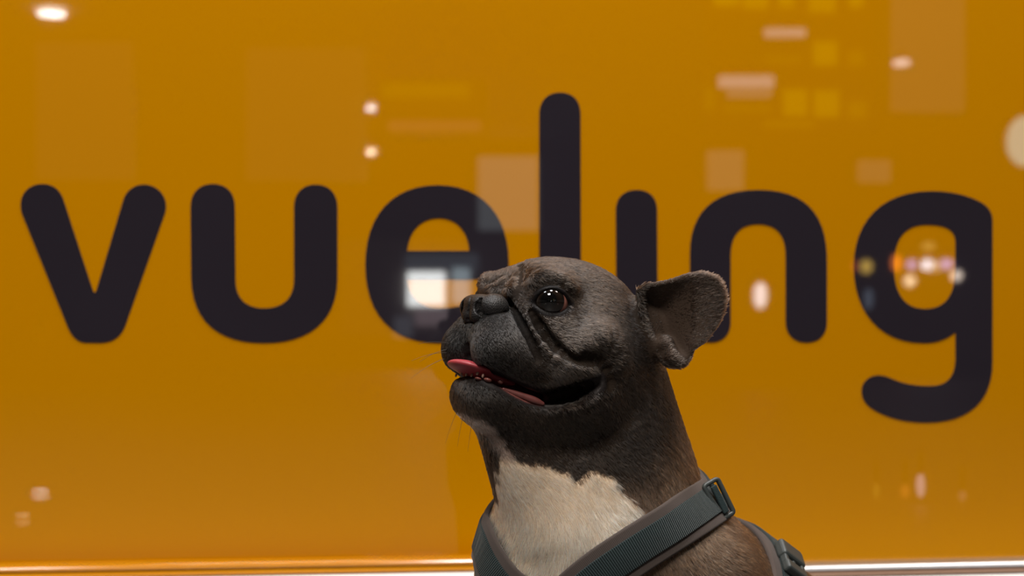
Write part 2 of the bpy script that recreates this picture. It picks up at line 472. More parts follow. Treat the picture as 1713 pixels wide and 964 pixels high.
stroke([(783, 578, 4), (785, 590, 7), (788, 600, 8)], 6, 0, True, 5, mir=False)
# eye sockets and lids
EYE_R = 31.0
es = pick(922, 505)
EYE = es + np.array([0.0, 0, -24.0])
def lid_pts(lst, out):
    Q = []
    for x, y in smooth_poly([(a, b) for a, b in lst], 2.0):
        # pixel ray meets the eyeball (a little outside it)
        for d in np.arange(EYE[2] + 60, EYE[2] - 40, -0.5):
            q = img(x, y, d)
            if np.linalg.norm(q - EYE) < EYE_R + out: Q.append(q); break
    return np.array(Q)
UPPER = [(890, 509), (899, 493), (914, 483), (931, 483), (946, 493), (954, 509)]
LOWER = [(954, 509), (947, 520), (930, 526), (910, 522), (890, 509)]
cen = np.array([(922, 502)]);
EAX = np.array([[math.cos(-.12), math.sin(-.12), 0], [-math.sin(-.12), math.cos(-.12), 0], [0, 0, 1.0]])
fld.ell(EYE + [0, 0, 30], (31, 21, 40), EAX, 5, sub=True)
mh = mirror(EYE[None] + np.array([[0, 0, 30.0]]))[0]
MX = np.array([(mirror((EYE + a)[None]) - mirror(EYE[None]))[0] for a in EAX])
fld.ell(mh, (31, 21, 40), MX, 5, sub=True)
UL, LL = lid_pts(UPPER, 1.0), lid_pts(LOWER, 0.5)
for Q, r in ((UL, 4.2), (LL, 3.6)):
    fld.stamp(Q, r, 5); fld.stamp(mirror(Q), r, 5)
# ears
EO = smooth_poly([(1066, 486), (1078, 477), (1092, 475), (1118, 470), (1150, 460), (1178, 457), (1199, 467), (1210, 490), (1209, 518), (1196, 548), (1178, 571), (1159, 586), (1152, 602), (1136, 613), (1116, 612), (1100, 596), (1086, 565), (1072, 525), (1066, 486)], 3)
EC = np.array([1128.0, 532.0])
ep = []; er = []
for rr in np.linspace(0.04, 1, 26):
    for q in EO:
        x, y = EC + rr * (q - EC) * (0.965 if rr > 0.01 else 1)
        rim = -38 + 0.22 * (x - 1090) - 0.10 * (y - 530)
        cup = 38 * (1 - rr ** 2.4) * np.clip(1.2 - (x - 1085) / 75, 0.22, 1.2)
        ep.append(img(x, y, rim - cup)); er.append(7.5 - 2.5 * rr)
ep = np.array(ep); er = np.array(er)
fld.ell(img(1078, 560, -85), (42, 62, 45), k=25); fld.ell(mirror(img(1078, 560, -85)[None])[0], (42, 62, 45), k=25)
fld.stamp(ep, er, 9); fld.stamp(mirror(ep), er, 9)
for (x, y, r, dz) in ((1112, 575, 15, -40), (1122, 594, 14, -36), (1137, 602, 9, -34)):
    c_ = img(x, y, dz); fld.ell(c_, (r, r, r), k=10); fld.ell(mirror(c_[None])[0], (r, r, r), k=10)

# nose pad and tongue are fields of their own, finer
nose = Field(hd(35, 0, 0) - 80, hd(35, 0, 0) + 80, 1.3)
nose.ell(hd(19, 0, 3), (28, 48, 21), HA, 5)
for s_ in (1, -1):
    nose.ell(hd(25, s_ * 31, 3), (25, 22, 24), HA, 6)
    nose.ell(hd(11, s_ * 12, -16), (16, 14, 14), HA, 10)
stroke([(806, 524, 4.5), (814, 528, 3.6), (828, 529, 3.0), (844, 523, 2.4)], 5, 2, True, 2.5, fld=nose)
np_ = np.array([(*pick(x, y, nose), r) for x, y, r in smooth_poly([(802, 501, 3.5), (799, 509, 5.5), (800, 517, 6.5), (805, 524, 5.5)], 2.0)])
for dd in (0, 4, 8, 12, 16, 20):                    # nostrils run back and outwards
    Q = np_[:, :3] + (-HF * 0.85 + HN * 0.35) * dd
    nose.stamp(Q, np_[:, 3], 1.5, True); nose.stamp(mirror(Q), np_[:, 3], 1.5, True)
stroke([(787, 498, 1.6), (785, 512, 2.0), (783, 534, 2.4)], 2, 0, True, 3, fld=nose, mir=False)
tongue = Field(hd(50, 0, -100) - 90, hd(50, 0, -100) + 90, 1.5)
tc_ = HP(783, 615, 0)
tongue.ell(hd(tc_[0] + 5, -2, tc_[2] + 0), (36, 45, 10.5), HA, 5)
tongue.ell(hd(tc_[0] + 60, 0, tc_[2] - 4), (60, 40, 12), HA, 14)
tongue.ell(hd(tc_[0] + 8, -2, tc_[2] + 18), (42, 30, 13), HA, 8, sub=True) if False else None

lip = Field(img(820, 700, -60), img(930, 620, 140), 1.5)
lq = smooth_poly([(842, 651, 2.5), (858, 657, 4.5), (880, 665, 6.0), (896, 671, 6.0), (908, 676, 3.5)], 1.5)
ld = np.polyval(np.polyfit(lq[:, 0], [pick(x, y + 16)[2] for x, y, _ in lq], 2), lq[:, 0]) - 7
lq3 = np.array([img(x, y, d) for (x, y, _), d in zip(lq, ld)])
lip.stamp(lq3, lq[:, 2], 3)

# ---- mesh, colours
V, F = fld.nets()
for _ in range(1):                                   # light relaxation of the grid steps
    E = np.concatenate([F[:, [0, 1]], F[:, [1, 2]], F[:, [2, 3]], F[:, [3, 0]]])
    acc = np.zeros_like(V); cnt = np.bincount(E[:, 0], minlength=len(V)) + np.bincount(E[:, 1], minlength=len(V))
    for ax in range(3): acc[:, ax] = np.bincount(E[:, 0], V[E[:, 1], ax], len(V)) + np.bincount(E[:, 1], V[E[:, 0], ax], len(V))
    V = V + 0.5 * (acc / np.maximum(cnt, 1)[:, None] - V)
N = normals_of(V, F)

def wob(Pw, f, seed=0):
    """smooth value wobble in -1..1"""
    r = np.random.default_rng(seed); out = 0
    for i in range(5):
        k = r.normal(size=3); k *= f * (0.6 + i * 0.35) / np.linalg.norm(k)
        out = out + np.sin(Pw @ k + r.uniform(0, 6.28))
    return out / 3.0
def poly_sd(px, poly_):
    """signed distance (inside negative) of pixels to a closed outline"""
    p = np.asarray(poly_, float); q = np.roll(p, -1, 0)
    d = np.full(len(px), 1e9); ins = np.zeros(len(px), bool)
    for a, b in zip(p, q):
        e = b - a; wv = px - a
        t = np.clip((wv @ e) / (e @ e), 0, 1)
        d = np.minimum(d, np.linalg.norm(wv - t[:, None] * e, axis=1))
        c = ((a[1] <= px[:, 1]) != (b[1] <= px[:, 1]))
        with np.errstate(divide='ignore', invalid='ignore'):
            xi = a[0] + (px[:, 1] - a[1]) * e[0] / (e[1] if e[1] != 0 else 1e-9)
        ins ^= c & (px[:, 0] < xi)
    return np.where(ins, -d, d)
def ss(a, b, x):
    t = np.clip((x - a) / (b - a), 0, 1); return t * t * (3 - 2 * t)
def near_line(Pw, line, r):
    """0..1 closeness of points to a 3-D line"""
    lo, hi = line.min(0) - r, line.max(0) + r
    m = ((Pw > lo) & (Pw < hi)).all(1); out = np.zeros(len(Pw)); idx = np.nonzero(m)[0]
    for c in range(0, len(idx), 4000):
        ii = idx[c:c + 4000]
        dd = np.linalg.norm(Pw[ii][:, None] - line[None], axis=2).min(1)
        out[ii] = np.clip(1 - dd / r, 0, 1)
    return out

CHEST = [(846, 764), (868, 772), (900, 778), (930, 786), (952, 796), (966, 800), (984, 788), (1004, 790), (1022, 800), (1036, 824), (1064, 848), (1060, 872), (1036, 895), (1015, 915), (1030, 990), (1010, 1120), (870, 1120), (862, 990), (850, 915), (832, 880), (822, 856), (832, 830), (829, 800), (834, 780)]
STRIPE = [(758, 684), (775, 688), (800, 697), (826, 716), (846, 742), (858, 768), (846, 772), (834, 756), (812, 732), (788, 714)]
LIPIN = [(838, 648), (862, 646), (888, 652), (908, 660), (904, 678), (880, 672), (856, 660)]
GUM = [(752, 624), (790, 624), (842, 634), (840, 648), (800, 640), (755, 634)]
mouth_line = np.concatenate([near[:, :3], mirror(near[:, :3])])
lid_line = np.concatenate([UL, LL, mirror(UL), mirror(LL)])
def coat(Pw, Nn):
    """coat colour (linear), and how hairy the skin is there"""
    px = to_px(Pw); h = to_head(Pw); facing = Nn[:, 2] > -0.15
    head = ss(330, 260, np.linalg.norm((h - [150, 0, -20]) / [1, 0.95, 1], axis=1))
    c = np.array([0.105, 0.064, 0.038]) * np.ones((len(Pw), 1))
    c = c + (np.array([0.0225, 0.0150, 0.0103]) - c) * head[:, None]
    muz = ss(125, 60, np.linalg.norm((h - [35, 0, -55]) / [1, 1.15, 1.0], axis=1))
    c = c + (np.array([0.009, 0.008, 0.0075]) - c) * muz[:, None]
    c *= (1 + 0.22 * wob(Pw, 0.045, 1) + 0.12 * wob(Pw, 0.15, 2))[:, None]
    wsd = poly_sd(px, CHEST) + 5 * wob(Pw, 0.16, 3) + 3 * wob(Pw, 0.5, 33)
    white = ss(3, -3, wsd) * facing * (h[:, 2] < -120)
    c = c + (np.array([0.93, 0.73, 0.53]) * (1 + 0.05 * wob(Pw, 0.08, 4))[:, None] - c) * white[:, None]
    st = ss(5, -5, poly_sd(px, STRIPE) + 4 * wob(Pw, 0.15, 5)) * facing * (h[:, 2] < -120)
    c = c + (np.array([0.40, 0.29, 0.24]) - c) * (0.8 * st)[:, None]
    ear = ss(1070, 1110, px[:, 0]) * (px[:, 1] < 616) * (Pw[:, 2] > -130)
    c = c + (np.array([0.060, 0.040, 0.029]) - c) * ear[:, None]
    hair = np.ones(len(Pw))
    ml = near_line(Pw, mouth_line, 26); lips = ss(0.10, 0.40, ml)
    c = c + (np.array([0.016, 0.013, 0.013]) - c) * lips[:, None]; hair *= 1 - ss(0.2, 0.5, ml)
    inner = np.linalg.norm((h - [115, 0, -112]) / [80, 80, 24], axis=1) < 1.0
    c[inner] = (0.05, 0.016, 0.016); hair[inner] = 0
    lipin = ss(3, -3, poly_sd(px, LIPIN)) * facing * (ml > 0.05)
    c = c + (np.array([0.33, 0.10, 0.085]) - c) * lipin[:, None]; hair *= 1 - lipin
    ll = near_line(Pw, lid_line, 12); c = c + (np.array([0.005, 0.004, 0.004]) - c) * ss(0.2, 0.5, ll)[:, None]; hair *= 1 - ss(0.4, 0.65, ll)
    return c, hair, white, head, muz, h, px

colV, hairV, _, _, _, _, _ = coat(V, N)
BASE = to_world(np.array([img(1010, 960, -190)[0], FLOOR_V, -190.0]))
me = fast_mesh('dog', to_world(V) - BASE, F)
ca = me.attributes.new('coat', 'FLOAT_COLOR', 'POINT')
ca.data.foreach_set('color', np.hstack([colV * (1 - 0.25 * hairV[:, None]), np.ones((len(V), 1))]).astype(np.float32).ravel())
ha = me.attributes.new('hairy', 'FLOAT', 'POINT'); ha.data.foreach_set('value', hairV.astype(np.float32))
dog = bpy.data.objects.new('dog', me); COL.objects.link(dog); dog.location = BASE
tag(dog, 'dark brown french bulldog with white chest looking up, mouth open', 'dog')

def attr_mat(name, attr, rough, hairfac=None):
    m = bpy.data.materials.new(name); m.use_nodes = True; nt = m.node_tree; p = nt.nodes['Principled BSDF']
    a = nt.nodes.new('ShaderNodeAttribute'); a.attribute_name = attr
    nt.links.new(a.outputs['Color'], p.inputs['Base Color'])
    if hairfac:      # bare skin (lips, lids) is moist, furred skin is matt
        b = nt.nodes.new('ShaderNodeAttribute'); b.attribute_name = hairfac
        mr = nt.nodes.new('ShaderNodeMapRange'); mr.inputs[3].default_value = 0.5; mr.inputs[4].default_value = rough
        nt.links.new(b.outputs['Fac'], mr.inputs[0]); nt.links.new(mr.outputs[0], p.inputs['Roughness'])
        mr2 = nt.nodes.new('ShaderNodeMapRange'); mr2.inputs[3].default_value = 0.12; mr2.inputs[4].default_value = 0.1
        nt.links.new(b.outputs['Fac'], mr2.inputs[0]); nt.links.new(mr2.outputs[0], p.inputs['Specular IOR Level'])
        tc = nt.nodes.new('ShaderNodeTexCoord'); n = nt.nodes.new('ShaderNodeTexNoise'); n.inputs['Scale'].default_value = 700
        bp = nt.nodes.new('ShaderNodeBump'); bp.inputs['Strength'].default_value = 0.35; bp.inputs['Distance'].default_value = 0.001
        nt.links.new(tc.outputs['Object'], n.inputs['Vector']); nt.links.new(n.outputs['Fac'], bp.inputs['Height']); nt.links.new(bp.outputs['Normal'], p.inputs['Normal'])
    else: p.inputs['Roughness'].default_value = rough
    return m
M['skin'] = attr_mat('dog_skin', 'coat', 0.75, 'hairy')
me.materials.append(M['skin'])

def field_part(name, f, material, parent):
    v, fc = f.nets()
    m_ = fast_mesh(name, to_world(v) - np.array(parent.location), fc); m_.materials.append(material)
    o_ = bpy.data.objects.new(name, m_); COL.objects.link(o_); o_.parent = parent
    return o_
def voronoi_bump(m, scale, strength):
    nt = m.node_tree; p = nt.nodes['Principled BSDF']; tc = nt.nodes.new('ShaderNodeTexCoord')
    v = nt.nodes.new('ShaderNodeTexVoronoi'); v.inputs['Scale'].default_value = scale
    b = nt.nodes.new('ShaderNodeBump'); b.inputs['Strength'].default_value = strength; b.inputs['Distance'].default_value = 0.0008; b.invert = True
    nt.links.new(tc.outputs['Object'], v.inputs['Vector']); nt.links.new(v.outputs['Distance'], b.inputs['Height']); nt.links.new(b.outputs['Normal'], p.inputs['Normal'])
M['nose'] = mat('nose_leather', (0.010, 0.009, 0.009), 0.5, 0.35); voronoi_bump(M['nose'], 1000, 0.4)
M['tongue'] = mat('tongue', (0.31, 0.034, 0.044), 0.5, 0.5, noise=(150, 0.15))
M['tongue'].node_tree.nodes['Principled BSDF'].inputs['Subsurface Weight'].default_value = 0.25
M['tongue'].node_tree.nodes['Principled BSDF'].inputs['Subsurface Radius'].default_value = (0.004, 0.0015, 0.001)
M['tooth'] = mat('tooth', (0.22, 0.13, 0.10), 0.3)
M['gum'] = mat('gum', (0.17, 0.055, 0.045), 0.3, noise=(300, 0.3))
tag(field_part('nose', nose, M['nose'], dog), 'black pebbled nose')
tag(field_part('tongue', tongue, M['tongue'], dog), 'pink tongue tip')
M['lip'] = mat('lip', (0.12, 0.034, 0.030), 0.4, 0.5, noise=(250, 0.35))
tag(field_part('inner_lip', lip, M['lip'], dog), 'pink inside of the lower lip')

def blob(name, c, r, axes, material, parent, seg=12):
    """small rounded cone-ish ellipsoid in dog units"""
    vs, fs = [], []
    for i in range(seg + 1):
        t = math.pi * i / seg
        for j in range(seg):
            p = 2 * math.pi * j / seg
            q = np.array([math.sin(t) * math.cos(p), math.sin(t) * math.sin(p), math.cos(t)]) * r
            vs.append(np.asarray(c) + q @ np.asarray(axes))
    for i in range(seg):
        for j in range(seg):
            fs.append((i * seg + j, i * seg + (j + 1) % seg, (i + 1) * seg + (j + 1) % seg, (i + 1) * seg + j))
    return mesh_obj(name, to_world(np.array(vs)), fs, material, parent, True, loc=to_world(np.asarray(c)))
for x, y, r in ((763, 628, 2.2), (772, 625, 2.8), (780, 627, 2.2), (789, 628, 2.2), (799, 624, 3.0), (808, 629, 2.6), (838, 634, 3.4)):
    sp = pick(x, y + 12)
    if sp is not None: blob('tooth', img(x, y, sp[2] - 3), (r * 0.85, r * 0.85, r * 1.5), HA, M['tooth'], dog)
for x, y, rx, ry in ((800, 634, 6, 2.5), (816, 636, 7, 3.5), (837, 639, 5, 3.5)):
    sp = pick(x, y + 12)
    if sp is not None: blob('gum', img(x, y, sp[2] - 5), (rx, rx, ry), HA, M['gum'], dog)

# eyes
def eye_mat():
    m = bpy.data.materials.new('eye'); m.use_nodes = True; nt = m.node_tree; p = nt.nodes['Principled BSDF']
    tc = nt.nodes.new('ShaderNodeTexCoord'); vm = nt.nodes.new('ShaderNodeVectorMath'); vm.operation = 'NORMALIZE'
    sx = nt.nodes.new('ShaderNodeSeparateXYZ'); cr = nt.nodes.new('ShaderNodeValToRGB')
    nt.links.new(tc.outputs['Object'], vm.inputs[0]); nt.links.new(vm.outputs[0], sx.inputs[0]); nt.links.new(sx.outputs['Z'], cr.inputs[0])
    e = cr.color_ramp.elements; e[0].position = 0.56; e[0].color = (0.22, 0.09, 0.07, 1); e[1].position = 0.62; e[1].color = (0.006, 0.005, 0.004, 1)
    x = e.new(0.80); x.color = (0.010, 0.006, 0.004, 1); x = e.new(0.90); x.color = (0.006, 0.004, 0.003, 1); x = e.new(0.915); x.color = (0.002, 0.002, 0.002, 1)
    nt.links.new(cr.outputs[0], p.inputs['Base Color']); p.inputs['Roughness'].default_value = 0.03; p.inputs['Specular IOR Level'].default_value = 0.6
    return m
M['eye'] = eye_mat()
def eyeball(c, gaze):
    g = gaze / np.linalg.norm(gaze)
    u = np.cross([0, 1, 0.1], g); u /= np.linalg.norm(u); v = np.cross(g, u)
    o = blob('eye', np.zeros(3), (EYE_R, EYE_R, EYE_R), np.eye(3), M['eye'], None, 40)
    # local z axis of the mesh is the gaze
    o.parent = dog
    gw = Vector((g[0], -g[2], g[1]))
    o.data.transform(Matrix.Identity(4))
    co = np.empty(len(o.data.vertices) * 3); o.data.vertices.foreach_get('co', co); co = co.reshape(-1, 3)
    zz = co[:, 2] / (EYE_R * S)
    co *= (1 + 0.05 * np.clip((zz - 0.72) / 0.28, 0, 1) ** 1.2)[:, None]            # cornea
    o.data.vertices.foreach_set('co', co.ravel()); o.data.update()
    o.rotation_euler = gw.to_track_quat('Z', 'Y').to_euler()
    o.location = Vector(to_world(c)) - dog.location
    return o
g_near = np.array([-0.15, 0.10, 1.0])
eyeball(EYE, g_near)
eyeball(mirror(EYE[None])[0], (mirror((EYE + g_near)[None]) - mirror(EYE[None]))[0])

# ---- short coat: real strands
NH = 340000
tri = np.concatenate([F[:, [0, 1, 2]], F[:, [0, 2, 3]]])
tc3 = V[tri].mean(1); tpx = to_px(tc3)
area_ = 0.5 * np.linalg.norm(np.cross(V[tri[:, 1]] - V[tri[:, 0]], V[tri[:, 2]] - V[tri[:, 0]]), axis=1)
wgt = area_ * hairV[tri].mean(1)
wgt *= np.where(N[tri[:, 0], 2] > -0.35, 1.0, 0.3) * ss(1040, 1000, tpx[:, 1])
hh_ = to_head(tc3)
wgt *= 1 + 0.9 * (hh_[:, 2] > -190) * (hh_[:, 0] < 330)                       # finer on the head
nosd = np.linalg.norm((hh_ - [22, 0, 0]) / [31, 54, 25], axis=1); wgt *= nosd > 1.0
ti = np.searchsorted(np.cumsum(wgt) / wgt.sum(), RNG.random(NH)); ti = np.minimum(ti, len(tri) - 1)
r1 = np.sqrt(RNG.random(NH)); r2 = RNG.random(NH)
bw = np.stack([1 - r1, r1 * (1 - r2), r1 * r2], 1)
Rt = (V[tri[ti]] * bw[:, :, None]).sum(1); Rn = (N[tri[ti]] * bw[:, :, None]).sum(1); Rn /= np.linalg.norm(Rn, axis=1, keepdims=True)
cH, hH, white, head, muz, h, px = coat(Rt, Rn)
sg = np.tanh(h[:, 1] / 30)[:, None]
flow_head = -HF * 1.0 + HN * sg * 0.30 - HU * (0.15 + 0.5 * ss(0, -90, h[:, 2]))[:, None]
flow_muz = -HU * 0.9 - HF * 0.55 + HN * sg * 0.5
flow_body = np.stack([0.0016 * (px[:, 0] - 945), -np.ones(NH), np.full(NH, 0.0)], 1)
flow_body[:, 0] += white * 0.005 * (px[:, 0] - 945)
bk = ss(1090, 1230, px[:, 0])[:, None]
flow_body = flow_body * (1 - bk) + np.array([0.55, -0.75, -0.45]) * bk
earw = (ss(1066, 1092, px[:, 0]) * ss(622, 596, px[:, 1]) * (Rt[:, 2] > -120))[:, None]
farear = (h[:, 1] < -140)[:, None] * 1.0
fl = flow_body + (flow_head - flow_body) * head[:, None]
fl = fl + (flow_muz - fl) * muz[:, None]
fl = fl * (1 - earw) + np.array([1.0, 0.35, 0.1]) * earw
fl += 0.16 * np.stack([wob(Rt, 0.05, 11), wob(Rt, 0.05, 12), wob(Rt, 0.05, 13)], 1) + 0.10 * RNG.normal(size=(NH, 3)) + 0.14 * np.stack([wob(Rt, 0.45, 41), wob(Rt, 0.45, 42), wob(Rt, 0.45, 43)], 1)
T = fl - (fl * Rn).sum(1, keepdims=True) * Rn; T /= np.linalg.norm(T, axis=1, keepdims=True) + 1e-6
Ln = 19 - 8.0 * head - 4.5 * muz + 8 * white
Ln = Ln * (1 - 0.45 * earw[:, 0]) * (0.65 + 0.6 * RNG.random(NH)) * (0.35 + 0.65 * hH)
eyeprox = near_line(Rt, lid_line, 30); Ln *= 1 - 0.55 * eyeprox
crs = np.zeros(NH)
for ln_ in CREASES: crs = np.maximum(crs, near_line(Rt, ln_, 16))
Ln *= 1 - 0.6 * ss(0.1, 0.6, crs)
lift = np.radians(15 - 3 * head + 9 * RNG.random(NH) + 4 * white + 4 * np.clip(wob(Rt, 0.6, 31), -1, 1))[:, None]
D0 = T * np.cos(lift) + Rn * np.sin(lift)
D1 = T * np.cos(lift * 0.35) + Rn * np.sin(lift * 0.35)
K = 4; pts = np.empty((NH, K, 3))
pts[:, 0] = Rt - Rn * 1.0
for i in range(1, K):
    f_ = i / (K - 1); pts[:, i] = pts[:, i - 1] + (D0 * (1 - f_) + D1 * f_) * (Ln / (K - 1))[:, None]
fur_d = bpy.data.hair_curves.new('fur'); fur_d.add_curves([K] * NH)
fur_d.attributes['position'].data.foreach_set('vector', (to_world(pts.reshape(-1, 3)) - BASE).astype(np.float32).ravel())
rad = np.tile(np.array([0.56, 0.54, 0.42, 0.08]) * S, (NH, 1)) * (0.8 + 0.4 * RNG.random((NH, 1)))
ra = fur_d.attributes.get('radius') or fur_d.attributes.new('radius', 'FLOAT', 'POINT')
ra.data.foreach_set('value', rad.astype(np.float32).ravel())
cH = cH * (0.35 + 1.1 * RNG.random((NH, 1)) ** 1.4) * 1.15 * (1 + 0.35 * wob(Rt, 0.5, 21)[:, None] * (1 - white[:, None]))
lite = (RNG.random((NH, 1)) < 0.14) * (1 - white[:, None]); cH = cH * (1 + 2.0 * lite) + 0.010 * lite
cH = np.clip(cH, 0.004, 0.92)
fc_ = fur_d.attributes.new('coat', 'FLOAT_COLOR', 'CURVE')
fc_.data.foreach_set('color', np.hstack([cH, np.ones((NH, 1))]).astype(np.float32).ravel())
M['fur'] = bpy.data.materials.new('fur'); M['fur'].use_nodes = True
nt = M['fur'].node_tree; nt.nodes.remove(nt.nodes['Principled BSDF'])
hb = nt.nodes.new('ShaderNodeBsdfHairPrincipled'); hb.parametrization = 'COLOR'
at = nt.nodes.new('ShaderNodeAttribute'); at.attribute_name = 'coat'
nt.links.new(at.outputs['Color'], hb.inputs['Color'])
hb.inputs['Roughness'].default_value = 0.42; hb.inputs['Radial Roughness'].default_value = 0.6
hb.inputs['IOR'].default_value = 1.40
nt.links.new(hb.outputs[0], nt.nodes['Material Output'].inputs['Surface'])
fur = bpy.data.objects.new('fur', fur_d); COL.objects.link(fur); fur.parent = dog; fur_d.materials.append(M['fur'])
tag(fur, 'short dark brown coat with white chest fur', kind='stuff')
# whiskers
def whisker(p0, dirn, L, droop):
    ps = [p0 + dirn * L * t + np.array([0, -droop * t * t, 0]) for t in np.linspace(0, 1, 8)]
    return ps
wp = []
for (x, y, dx, dy, L) in ((752, 575, -1, .25, 55), (747, 590, -1, .0, 60), (744, 600, -1, -.35, 62), (748, 585, -1, -.15, 48), (752, 655, -.6, -.8, 40), (765, 688, -.5, -1, 45), (775, 695, -.25, -1, 40), (790, 705, -.2, -1, 38),
                          (893, 575, 1, -.35, 40), (880, 560, .7, -.8, 26), (868, 585, .1, -1, 22)):
    sp = pick(x, y)
    if sp is None: continue
    dv = np.array([dx, dy, 0.25]); dv /= np.linalg.norm(dv)
    wp.append(whisker(sp, dv, L, 14))
wd = bpy.data.hair_curves.new('whiskers'); wd.add_curves([8] * len(wp))
wd.attributes['position'].data.foreach_set('vector', (to_world(np.array(wp).reshape(-1, 3)) - BASE).astype(np.float32).ravel())
ra = wd.attributes.get('radius') or wd.attributes.new('radius', 'FLOAT', 'POINT')
ra.data.foreach_set('value', np.tile(np.linspace(0.42, 0.12, 8) * S, len(wp)).astype(np.float32))
M['whisker'] = mat('whisker', (0.03, 0.025, 0.02), 0.4)
wo = bpy.data.objects.new('whiskers', wd); COL.objects.link(wo); wo.parent = dog; wd.materials.append(M['whisker'])
tag(wo, 'fine dark whiskers', kind='stuff')

# ================================================================== harness
bvh = BVHTree.FromPolygons([Vector(v) for v in V.tolist()], F.tolist())
def loop_on_body(A, B, C, n=160, centre=None, lift=3.0):
    """where a plane through three points cuts the body, seen from inside out: points and outward normals"""
    A, B, C = map(np.asarray, (A, B, C)); nn = np.cross(B - A, C - A); nn /= np.linalg.norm(nn)
    c = centre - np.dot(centre - A, nn) * nn
    e1 = A - c; e1 -= np.dot(e1, nn) * nn; e1 /= np.linalg.norm(e1); e2 = np.cross(nn, e1)
    pts, nrm = [], []
    for t in np.linspace(0, 2 * math.pi, n, endpoint=False):
        dv = e1 * math.cos(t) + e2 * math.sin(t); o_ = c + dv * 420
        hit = bvh.ray_cast(Vector(o_), Vector(-dv))
        if hit[0] is None: continue
        pts.append(np.array(hit[0])); nrm.append(dv)
    pts = np.array(pts); rad_ = np.linalg.norm(pts - c, axis=1)
    for _ in range(6): rad_ = np.maximum(rad_, 0.25 * np.roll(rad_, 1) + 0.25 * np.roll(rad_, -1) + 0.5 * rad_)   # webbing bridges hollows
    for _ in range(4): rad_ = 0.25 * np.roll(rad_, 1) + 0.25 * np.roll(rad_, -1) + 0.5 * rad_
    dv = np.array(nrm); pts = c + dv * (rad_ + lift)[:, None]
    tng = np.roll(pts, -1, 0) - np.roll(pts, 1, 0); tng /= np.linalg.norm(tng, axis=1, keepdims=True)
    sn = np.array([np.array(bvh.find_nearest(Vector(p))[1]) for p in pts])
    for _ in range(8): sn = np.roll(sn, 1, 0) + np.roll(sn, -1, 0) + 2 * sn; sn /= np.linalg.norm(sn, axis=1, keepdims=True)
    sn -= (sn * tng).sum(1, keepdims=True) * tng; sn /= np.linalg.norm(sn, axis=1, keepdims=True)
    return pts, tng, sn
def ribbon(name, pts, tng, nrm, width, thick, material, parent, off=0.0, shift=0.0, closed=True, rnd=4, ucol=True):
    """flat band with rounded edges along a line lying on the body"""
    side = np.cross(tng, nrm); prof = []
    hw, ht = width / 2, thick / 2; r = min(ht, hw) * 0.95
    for cx, cy, a0 in ((hw - r, ht - r, 0), (-hw + r, ht - r, 90), (-hw + r, -ht + r, 180), (hw - r, -ht + r, 270)):
        for i in range(rnd + 1):
            a = math.radians(a0 + 90 * i / rnd); prof.append((cx + r * math.cos(a), cy + r * math.sin(a)))
    m = len(prof); vs = []; n = len(pts)
    ln = np.concatenate([[0], np.cumsum(np.linalg.norm(np.diff(pts, axis=0), axis=1))]) * S
    for i in range(n):
        for x, y in prof: vs.append(pts[i] + side[i] * (x + shift) + nrm[i] * (y + off))
    fs = []
    for i in range(n if closed else n - 1):
        a, b = i * m, ((i + 1) % n) * m
        for j in range(m): fs.append((a + j, a + (j + 1) % m, b + (j + 1) % m, b + j))
    if not closed: fs += [tuple(range(m))[::-1], tuple(range((n - 1) * m, n * m))]
    o = mesh_obj(name, to_world(np.array(vs)), fs, material, parent, True)
    if ucol:
        a = o.data.attributes.new('along', 'FLOAT', 'POINT'); a.data.foreach_set('value', np.repeat(ln, m).astype(np.float32))
    return o
def weave_mat(name, col, ribs, strength, rough=0.75, var=0.25):
    m = mat(name, col, rough, 0.25, noise=(60, var)); nt = m.node_tree; p = nt.nodes['Principled BSDF']
    a = nt.nodes.new('ShaderNodeAttribute'); a.attribute_name = 'along'
    mu = nt.nodes.new('ShaderNodeMath'); mu.operation = 'MULTIPLY'; mu.inputs[1].default_value = ribs * 2 * math.pi
    si = nt.nodes.new('ShaderNodeMath'); si.operation = 'SINE'
    nt.links.new(a.outputs['Fac'], mu.inputs[0]); nt.links.new(mu.outputs[0], si.inputs[0])
    tc = nt.nodes.new('ShaderNodeTexCoord'); n = nt.nodes.new('ShaderNodeTexNoise'); n.inputs['Scale'].default_value = 1500
    ad = nt.nodes.new('ShaderNodeMath'); ad.operation = 'MULTIPLY_ADD'; ad.inputs[1].default_value = 0.8
    nt.links.new(tc.outputs['Object'], n.inputs['Vector']); nt.links.new(n.outputs['Fac'], ad.inputs[0]); nt.links.new(si.outputs[0], ad.inputs[2])
    b = nt.nodes.new('ShaderNodeBump'); b.inputs['Strength'].default_value = strength; b.inputs['Distance'].default_value = 0.0006
    nt.links.new(ad.outputs[0], b.inputs['Height']); nt.links.new(b.outputs['Normal'], p.inputs['Normal'])
    p.inputs['Sheen Weight'].default_value = 0.1
    return m
M['web'] = weave_mat('teal_webbing', (0.011, 0.024, 0.026), 640, 0.8)
M['pad'] = weave_mat('taupe_padding', (0.058, 0.045, 0.040), 900, 0.15, 0.9, 0.12)
M['plastic'] = mat('grey_plastic', (0.032, 0.040, 0.040), 0.45, 0.5, bump=(900, 0.15, 0.0005))
M['darkweb'] = weave_mat('dark_webbing', (0.022, 0.026, 0.027), 420, 0.8)

